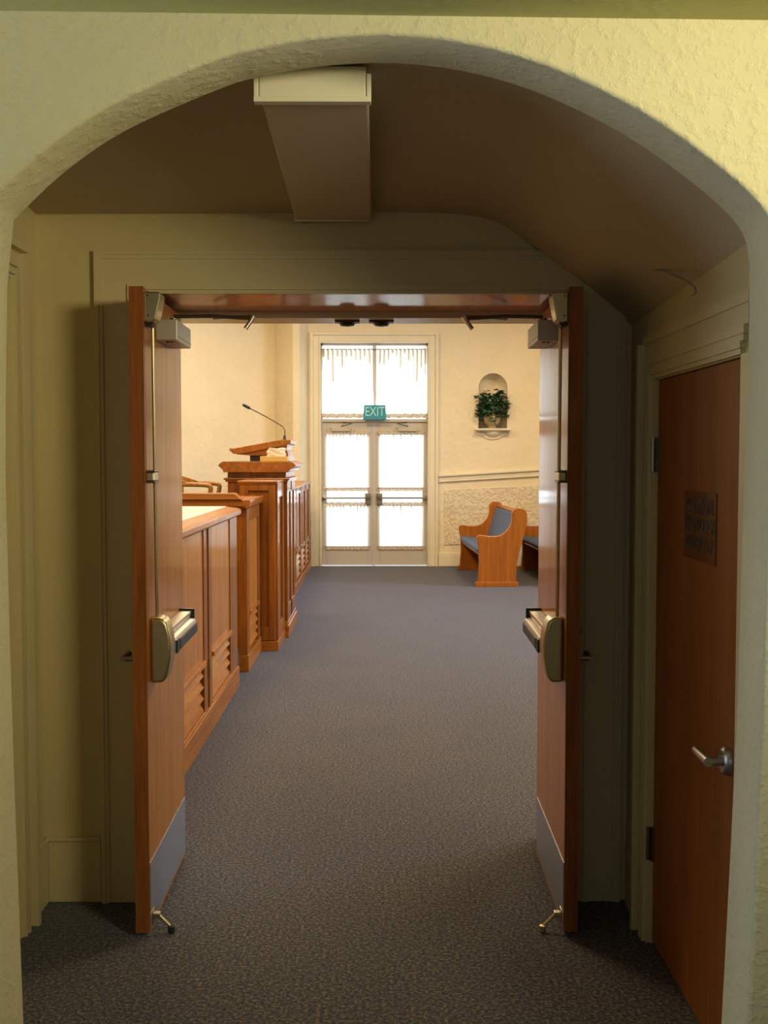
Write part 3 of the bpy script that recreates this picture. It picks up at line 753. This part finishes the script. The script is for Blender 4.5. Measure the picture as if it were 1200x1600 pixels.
# A: clerk desk
XA = -1.03
ad = thing('clerk_desk', 'low wooden desk counter with cream top and louvred vents, nearest the left door leaf', 'desk', (-1.7, 6.4, 0))
m = MB(); m.box(-2.3, XA-.07, 4.95, 7.93, .15, 1.255); m.build('body', M['oak'], ad)
m = MB()
for a, b in ((4.95, 5.12), (6.43, 6.52), (6.62, 6.73), (7.58, 7.94)): m.box(XA-.07, XA, a, b, .15, 1.255)
m.box(XA-.07, XA-.008, 6.52, 6.62, .15, 1.255)
m.build('stile', M['oak'], ad, bevel=.003)
m = MB()
for a, b in ((5.12, 6.43), (6.73, 7.58)):
    m.box(XA-.07, XA-.008, a, b, .475, 1.255)
m.build('front_panel', M['oak_light'], ad, bevel=.003)
m = MB()
for a, b in ((5.12, 6.43), (6.73, 7.58)): m.box(XA-.07, XA+.014, a, b, .445, .475); m.box(XA-.07, XA+.002, a, b, .15, .165)
m.build('rail', M['oak_light'], ad, bevel=.004)
# louvre boxes are recessed: dark cavity modelled behind slats
for a, b in ((5.13, 6.42), (6.74, 7.57)): louver(ad, XA, a, b, .165, .44)
BX(-2.3, XA+.012, 4.95, 7.96, 0, .15).build('plinth', M['oak_y'], ad, bevel=.004)
m = MB(); m.prism([(-2.35, 1.255), (XA+.012, 1.255), (XA+.030, 1.268), (XA+.030, 1.298), (XA+.016, 1.310), (-1.100, 1.322), (-2.35, 1.322)], 'Y', 4.93, 7.97); m.build('countertop', M['oak_y'], ad, bevel=.003)
BX(-2.30, -1.105, 4.98, 7.93, 1.322, 1.326).build('laminate_surface', M['laminate'], ad)
MB().tube([(XA+.004, 6.60, .33), (XA+.004, 6.60, .45)], .008, 8).build('hinge', M['brass'], ad)

# carpeted step between the desks and dais behind
struct('floor_step', BX(-2.6, -1.085, 7.972, 8.455, 0, .19), M['carpet'], 'carpeted step between the two wooden desks', 'step', bevel=.01)
struct('floor_dais', BX(HL, -3.22, 7.0, 14.2, 0, .69).box(-3.22, -1.5, 9.42, 14.2, 0, .69), M['carpet'], 'raised carpeted dais behind the judge bench', 'floor')

# B: second desk
XB = -1.018
bd = thing('witness_desk', 'wooden desk with moulded ledge and louvred vent beyond the carpeted step', 'desk', (-2.1, 8.9, 0))
BX(-3.2, XB-.07, 8.47, 9.375, .13, 1.285).build('body', M['oak'], bd)
m = MB(); m.box(XB-.07, XB, 8.47, 8.62, .13, 1.285); m.box(XB-.07, XB, 9.25, 9.375, .13, 1.285); m.box(XB-.07, XB, 8.62, 9.25, 1.18, 1.285); m.build('stile', M['oak'], bd, bevel=.003)
BX(XB-.07, XB-.010, 8.62, 9.25, .465, 1.18).build('front_panel', M['oak_light'], bd)
m = MB(); m.box(XB-.07, XB+.012, 8.62, 9.25, .435, .465); m.box(-3.2, XB+.010, 8.46, 9.38, 0, .13); m.build('plinth', M['oak_y'], bd, bevel=.004)
louver(bd, XB, 8.63, 9.24, .16, .43)
m = MB(); m.prism([(-3.25, 1.285), (XB+.004, 1.285), (XB+.020, 1.295), (XB+.030, 1.335), (XB+.030, 1.352), (-3.25, 1.352)], 'Y', 8.44, 9.38); m.build('countertop', M['oak_y'], bd, bevel=.004)
m = MB(); m.prism([(-3.25, 1.352), (-1.045, 1.352), (-1.075, 1.375), (-1.110, 1.404), (-3.25, 1.404)], 'Y', 8.40, 8.56)
m.prism([(-3.25, 1.300), (-1.03, 1.300), (-1.03, 1.352), (-3.25, 1.352)], 'Y', 8.415, 8.44)
m.build('ledge', M['oak_x'], bd, bevel=.006)

# C: judge bench column
jb = thing('judge_bench', 'tall wooden bench pedestal with moulded cap carrying the lectern', 'bench', (-1.12, 10.5, 0))
BX(-1.39, -.850, 10.10, 11.05, .10, 1.58).build('body', M['oak'], jb)
m = MB(); m.box(-1.41, -.825, 10.08, 11.07, 0, .115); m.box(-1.405, -.835, 10.085, 11.065, .115, .15); m.build('plinth', M['oak_x'], jb, bevel=.006)
m = MB(); m.box(-1.41, -.828, 10.08, 11.07, 1.455, 1.492); m.box(-1.425, -.815, 10.065, 11.08, 1.474, 1.492); m.build('band_moulding', M['oak_x'], jb, bevel=.006)
m = MB(); m.prism([(-1.415, 1.545), (-.825, 1.545), (-.80, 1.575), (-.78, 1.582), (-.750, 1.608), (-.775, 1.632), (-.80, 1.645), (-1.42, 1.645), (-1.445, 1.632), (-1.468, 1.608), (-1.44, 1.582), (-1.43, 1.575)], 'Y', 10.01, 11.16); m.build('cap', M['oak_y'], jb, bevel=.004)
m = MB()
for a, b in ((10.10, 10.24), (10.50, 10.62), (10.92, 11.05)): m.box(-.850, -.838, a, b, .15, 1.455)
m.box(-.850, -.838, 10.24, 10.92, 1.36, 1.455); m.box(-.850, -.838, 10.24, 10.92, .15, .30); m.build('stile', M['oak'], jb, bevel=.003)
# lower front piece
m = MB(); m.box(-1.195, -.885, 9.43, 10.08, .0, 1.462); m.build('front_pedestal', M['oak'], jb)
m = MB()
m.box(-1.195, -1.120, 9.405, 9.43, .09, 1.462); m.box(-.945, -.885, 9.405, 9.43, .09, 1.462); m.box(-1.12, -.945, 9.405, 9.43, 1.395, 1.462); m.box(-1.12, -.945, 9.405, 9.43, .09, .21)
m.box(-.885, -.866, 9.43, 9.58, .09, 1.462); m.box(-.885, -.866, 9.93, 10.08, .09, 1.462); m.box(-.885, -.866, 9.58, 9.93, 1.33, 1.462); m.box(-.885, -.866, 9.58, 9.93, .09, .22)
m.build('stile', M['oak'], jb, bevel=.004)
m = MB(); m.box(-1.21, -.865, 9.385, 10.08, 1.462, 1.480); m.box(-1.205, -.875, 9.395, 10.08, 1.45, 1.462); m.box(-1.21, -.862, 9.385, 10.08, 0, .085); m.build('moulding', M['oak_x'], jb, bevel=.004)

# E: panelled railing to the far wall
XE = -1.015
rp = thing('bench_front_panel', 'long low panelled wooden bench front reaching the pier by the exit doors', 'bench', (-1.1, 13.8, 0))
m = MB(); m.box(-1.16, XE-.065, 11.10, 16.38, .12, 1.30); m.box(XE-.065, XE-.02, 11.10, 16.38, .46, 1.30); m.build('body', M['oak_light'], rp)
m = MB(); ys = [11.10, 12.3, 13.45, 14.35, 15.25, 16.05, 16.30]
for y in ys: m.box(XE-.065, XE, y, y+.13 if y < 16.2 else 16.38, .12, 1.30)
m.box(XE-.02, XE, 11.10, 16.38, 1.22, 1.30); m.box(XE-.02, XE, 11.10, 16.38, .46, .52)
for y in (13.80, 14.75, 15.62): m.box(XE-.02, XE-.006, y, y+.06, .52, 1.22)
m.build('stile', M['oak'], rp, bevel=.003)
for a, b in zip(ys[:-2], ys[1:-1]): louver(rp, XE, a+.14, b-.01, .14, .45)
BX(-1.16, XE+.015, 11.10, 16.38, 0, .12).build('plinth', M['oak_y'], rp, bevel=.004)
m = MB(); n = 40; top = []
for i in range(n+1):
    y = 11.10+5.27*i/n; hz = 1.322+(.030*math.sin(PI*min(1, max(0, (y-14.2)/2.17))) if y > 14.2 else 0)
    top.append((y, hz))
m.prism([(11.10, 1.30)]+top+[(16.37, 1.30)], 'X', -1.18, XE+.025); m.build('cap_rail', M['oak_y'], rp, bevel=.004)

# lectern on the bench
lt = thing('lectern', 'tabletop wooden lectern with sloped reading board on the judge bench', 'lectern', (-1.1, 10.6, 1.645))
m = MB(); m.prism([(-1.400, 1.757), (-.905, 1.848), (-.815, 1.848), (-.817, 1.812), (-.850, 1.800), (-1.30, 1.713), (-1.355, 1.716)], 'Y', 10.24, 10.98); m.build('reading_board', M['oak_y'], lt, bevel=.005)
m = MB(); m.prism([(-1.335, 1.712), (-1.10, 1.758), (-.848, 1.806), (-.862, 1.735), (-.87, 1.700), (-1.20, 1.700), (-1.30, 1.708)], 'Y', 10.27, 10.95); m.build('apron', M['oak_x'], lt, bevel=.003)
m = MB(); m.prism([(-.89, 1.645), (-.835, 1.645), (-.84, 1.69), (-.855, 1.75), (-.93, 1.75), (-.95, 1.70)], 'Y', 10.28, 10.94); m.build('support', M['oak'], lt, bevel=.003)
BX(-1.205, -1.085, 10.30, 10.92, 1.645, 1.705).build('riser', M['black'], lt)
m = MB(); m.tube([(-1.385, 10.26, 1.766), (-1.385, 10.96, 1.766)], .006, 8); m.build('book_stop', M['oak_y'], lt)

mc = thing('gooseneck_microphone', 'slim black gooseneck microphone bending left above the lectern', 'microphone', (-.905, 10.62, 1.848))
MB().lathe([(.018, 0), (.018, .012), (.012, .020), (.012, .045), (.0, .047)], (-.905, 10.62, 1.849), 16).build('base', M['black'], mc)
m = MB(); m.tube(catmull([(-.905, 10.62, 1.885), (-.903, 10.62, 1.935), (-.918, 10.62, 1.975), (-.965, 10.62, 2.007), (-1.10, 10.62, 2.085), (-1.245, 10.62, 2.160)], 6), .0055, 8); m.build('gooseneck', M['bronze'], mc)
m = MB(); m.tube([(-1.235, 10.62, 2.155), (-1.250, 10.62, 2.163), (-1.300, 10.62, 2.190), (-1.312, 10.62, 2.197)], [.007, .014, .015, .006], 12); m.build('capsule', M['black'], mc)

tb = thing('tissue_box', 'yellow tissue box with a white tissue pulled up, before the lectern', 'box', (-.96, 10.13, 1.645))
BX(-1.085, -.832, 10.065, 10.195, 1.6455, 1.692).build('carton', M['tissuebox'], tb, bevel=.003)
m = MB(); N = 16; rows = []
for j in range(9):
    f = j/8; row = []
    for i in range(N):
        a = 2*PI*i/N; rx = .09*(1-.08*f)+.006*math.sin(3*a+j); ry = .030*(1-.4*f)*(1+.35*math.sin(4*a+1.3*j))
        row.append(m.bm.verts.new((-.945+rx*math.cos(a)+.008*f, 10.13+ry*math.sin(a), 1.690+.082*f+.010*f*math.sin(2*a+1)-.02*f*f*(abs(math.cos(a))**4))))
    rows.append(row)
for a, b in zip(rows, rows[1:]):
    for i in range(N): m.bm.faces.new((a[i], a[(i+1) % N], b[(i+1) % N], b[i]))
m.bm.faces.new(rows[-1]); m.smooth = True
m.build('tissue', M['tissue'], tb, smooth=True)

# chair on the dais
CX, CY, CZ = -1.80, 10.05, .69
ch = thing('captains_chair', 'light wooden captain\'s chair with bent arms behind the witness desk', 'chair', (CX, CY, CZ))
m = MB(); m.prism([(CX+.25*math.cos(a)*1.05, CY+.26*math.sin(a)) for a in [2*PI*i/28 for i in range(28)]], 'Z', CZ+.42, CZ+.455); m.build('seat', M['chair_wood'], ch, bevel=.010, seg=3)
rail = []
for i in range(25):
    a = math.radians(48+264*i/24)
    rail.append((CX+.285*math.cos(a)*.92, CY+.29*math.sin(a), CZ+.735+.0*math.cos(a)))
# straight arms forward then curling down to the seat
def armend(sy): return [(CX+.30, CY+sy*.270, CZ+.700), (CX+.285, CY+sy*.262, CZ+.64), (CX+.24, CY+sy*.245, CZ+.56), (CX+.21, CY+sy*.225, CZ+.46)]
left = [(CX+.25, CY+.283, CZ+.742)]; 
arm = catmull(list(reversed(armend(1)))+[(CX+.285, CY+.278, CZ+.738)]+[(CX+.16, CY+.285, CZ+.748)]+[(CX+.285*math.cos(math.radians(a)), CY+.29*math.sin(math.radians(a)), CZ+.748) for a in range(90, 271, 18)]+[(CX+.16, CY-.285, CZ+.748), (CX+.285, CY-.278, CZ+.738)]+armend(-1), 4)
m = MB(); m.tube(arm, .021, 10); m.build('arm_rail', M['chair_wood'], ch)
m = MB(); rows = []
for i in range(25):
    a = math.radians(64+232*i/24); c = abs(i-12)/12
    r1, r2 = .272, .305; z0 = CZ+.752; z1 = z0+.125*(1-c**1.6)+.008
    ring = [(r1, z0), (r2, z0), (r2+.02*(1-c), z1), (r1+.02*(1-c), z1)]
    rows.append([m.bm.verts.new((CX+r*math.cos(a), CY+r*math.sin(a)*1.02, z)) for r, z in ring])
for a, b in zip(rows, rows[1:]):
    for i in range(4): m.bm.faces.new((a[i], a[(i+1) % 4], b[(i+1) % 4], b[i]))
m.bm.faces.new(rows[0]); m.bm.faces.new(rows[-1]); bmesh.ops.recalc_face_normals(m.bm, faces=m.bm.faces)
m.build('crest_rail', M['chair_wood'], ch, bevel=.006, smooth=True)
for k in range(9):
    a = math.radians(100+20*k)
    MB().tube([(CX+.215*math.cos(a), CY+.225*math.sin(a), CZ+.45), (CX+.285*math.cos(a), CY+.29*math.sin(a), CZ+.74)], [.009, .009], 8).build('spindle', M['chair_wood'], ch)
for sx in (-1, 1):
    for sy in (-1, 1):
        MB().tube([(CX+sx*.15, CY+sy*.15, CZ+.43), (CX+sx*.19, CY+sy*.19, CZ+.20), (CX+sx*.22, CY+sy*.22, CZ)], [.018, .023, .014], 10).build('leg', M['chair_wood'], ch)
m = MB(); m.tube([(CX-.185, CY-.185, CZ+.2), (CX-.185, CY+.185, CZ+.2)], .010, 8); m.tube([(CX+.185, CY-.185, CZ+.2), (CX+.185, CY+.185, CZ+.2)], .010, 8); m.tube([(CX-.185, CY, CZ+.2), (CX+.185, CY, CZ+.2)], .010, 8)
m.build('stretcher', M['chair_wood'], ch)

# ================================================================== PEWS
E0 = [(1.302, .05), (1.306, .10), (1.322, .301), (1.313, .501), (1.291, .60), (1.291, .645), (1.305, .668), (1.337, .676), (1.43, .660), (1.536, .659), (1.60, .672), (1.653, .705),
      (1.70, .755), (1.727, .801), (1.743, .860), (1.745, .960), (1.757, .990), (1.785, 1.017), (1.815, 1.027), (1.885, 1.018), (1.925, .995), (1.944, .955), (1.948, .842), (1.910, .684), (1.854, .484), (1.813, .301), (1.806, .10), (1.808, .05)]
PO = 1.28
def pew(loc, rz, label):
    t = thing('pew', label, 'pew', loc, rz, group='blue cushioned wooden pews', world=False)
    L = 2.18
    E = [(x-PO, z) for x, z in E0]
    for k, y in enumerate((0, L-.065)):
        m = MB(); m.prism(E, 'Y', y, y+.065); e = m.build('end_panel', M['pew_wood'], t, bevel=.008, seg=3)
        m = MB(); m.box(-.005, .55, y-.012, y+.077, 0, .055); m.box(.0, .545, y-.006, y+.071, .055, .068); m.build('foot', M['pew_wood'], e, bevel=.005)
    y0, y1 = .065, L-.065
    m = MB(); m.prism([(.06, .40), (.06, .43), (.46, .40), (.46, .37)], 'Y', y0, y1); m.build('seat', M['pew_wood'], t)
    m = MB(); m.prism([(.035, .43), (.025, .47), (.035, .50), (.07, .512), (.42, .475), (.45, .46), (.46, .405), (.06, .43)], 'Y', y0+.005, y1-.005); m.build('seat_cushion', M['cushion'], t, bevel=.012, seg=3)
    m = MB(); m.prism([(.455, .32), (.60, .965), (.625, .965), (.48, .32)], 'Y', y0, y1); m.build('backrest', M['pew_wood'], t)
    m = MB(); m.prism([(.57, .95), (.585, .985), (.635, .985), (.64, .96), (.63, .945)], 'Y', y0, y1); m.build('top_rail', M['pew_wood'], t, bevel=.006)
    m = MB(); m.prism([(.425, .48), (.555, .925), (.575, .945), (.592, .935), (.475, .47)], 'Y', y0+.005, y1-.005); m.build('back_cushion', M['cushion'], t, bevel=.010, seg=3)
    BX(.47, .485, y0, y1, .03, .37).build('kick_board', M['pew_wood'], t)
    return t
p1 = pew((PO, 14.08, 0), .036, 'nearer wooden pew with blue cushions, its whole end panel in view')
def copy_tree(o, parent=None):
    c = o.copy(); COL.objects.link(c); c.parent = parent
    for chd in list(o.children): copy_tree(chd, c)
    return c
p2 = copy_tree(p1); p2.location = (PO+.92, 14.06, 0); p2['label'] = 'second wooden pew with blue seat, partly hidden by the right door leaf'

# ================================================================== LIGHT
def area(name, loc, rot, size, power, col, size_y=None, spread=None):
    l = bpy.data.lights.new(name, 'AREA'); l.energy = power; l.color = col
    l.shape = 'RECTANGLE' if size_y else 'SQUARE'; l.size = size
    if size_y: l.size_y = size_y
    if spread: l.spread = spread
    o = bpy.data.objects.new(name, l); COL.objects.link(o); o.location = loc; o.rotation_euler = rot
    return o
def aim(o, tgt):
    d = Vector(tgt)-o.location; o.rotation_euler = d.to_track_quat('-Z', 'Y').to_euler()
# near room lamp, right of the passage, high
l = area('near_room_lamp', (1.78, 1.02, 2.55), (0, 0, 0), .55, 24, (1, .88, .50), spread=1.9); aim(l, (-.9, 3.6, 2.1))
# grey daylight fill added on the left to lift the right reveal, source unseen
l = area('near_room_daylight', (-2.5, 2.22, 1.6), (0, 0, 0), .5, 26, (.70, .84, 1), 1.9); aim(l, (.9, 2.4, 1.5))
l = area('near_room_window_light', (-.7, -2.3, 1.9), (0, 0, 0), 1.1, 6, (.70, .84, 1), 1.2); aim(l, (.6, 2.6, 1.5))  # unseen bluish fill added behind the camera to lift the dark right corner
# assumed hall ceiling lamps, above the view
for i, (x, y) in enumerate(((-1.2, 6.6), (2.2, 6.6), (-1.6, 10.4), (2.2, 10.4), (-1.4, 13.8), (2.4, 13.8))):
    area('hall_lamp', (x, y, HZ-.03), (0, 0, 0), .9, 110, (1, .80, .50))
# daylight through the assumed hall windows and the exit doors
for a, b in WY:
    l = area('window_daylight', (HR+.5, (a+b)/2, 2.4), (0, 0, 0), 1.9, 240, (.52, .72, 1), 2.3); aim(l, (0, (a+b)/2+.3, .3))  # area lamp added outside each assumed window
l = area('exit_daylight', (-.05, YE+1.3, 2.2), (0, 0, 0), 2.2, 190, (.80, .90, 1), 3.4); aim(l, (-.05, 10, 1.0))

wd = bpy.data.worlds.new('world'); SC.world = wd; wd.use_nodes = True
bg = wd.node_tree.nodes['Background']; bg.inputs[0].default_value = (.86, .93, 1, 1); bg.inputs[1].default_value = 1.7

# ================================================================== CAMERA
F = 1700; T = math.atan(85/1700); YAW = math.atan(10/1700)
cam = bpy.data.cameras.new('camera'); co = bpy.data.objects.new('camera', cam); COL.objects.link(co)
cam.sensor_fit = 'HORIZONTAL'; cam.sensor_width = 36; cam.lens = 36*F/1200
cam.clip_start = .05; cam.clip_end = 200
co.location = (0, 0, EYE); co.rotation_euler = (PI/2-T, 0, -YAW)
SC.camera = co
SC.view_settings.view_transform = 'Standard'; SC.view_settings.look = 'None'
SC.view_settings.gamma = 1; SC.view_settings.exposure = 0; SC.view_settings.use_curve_mapping = False
SC.cycles.max_bounces = 8; SC.cycles.use_denoising = True
SC.cycles.sample_clamp_indirect = 4
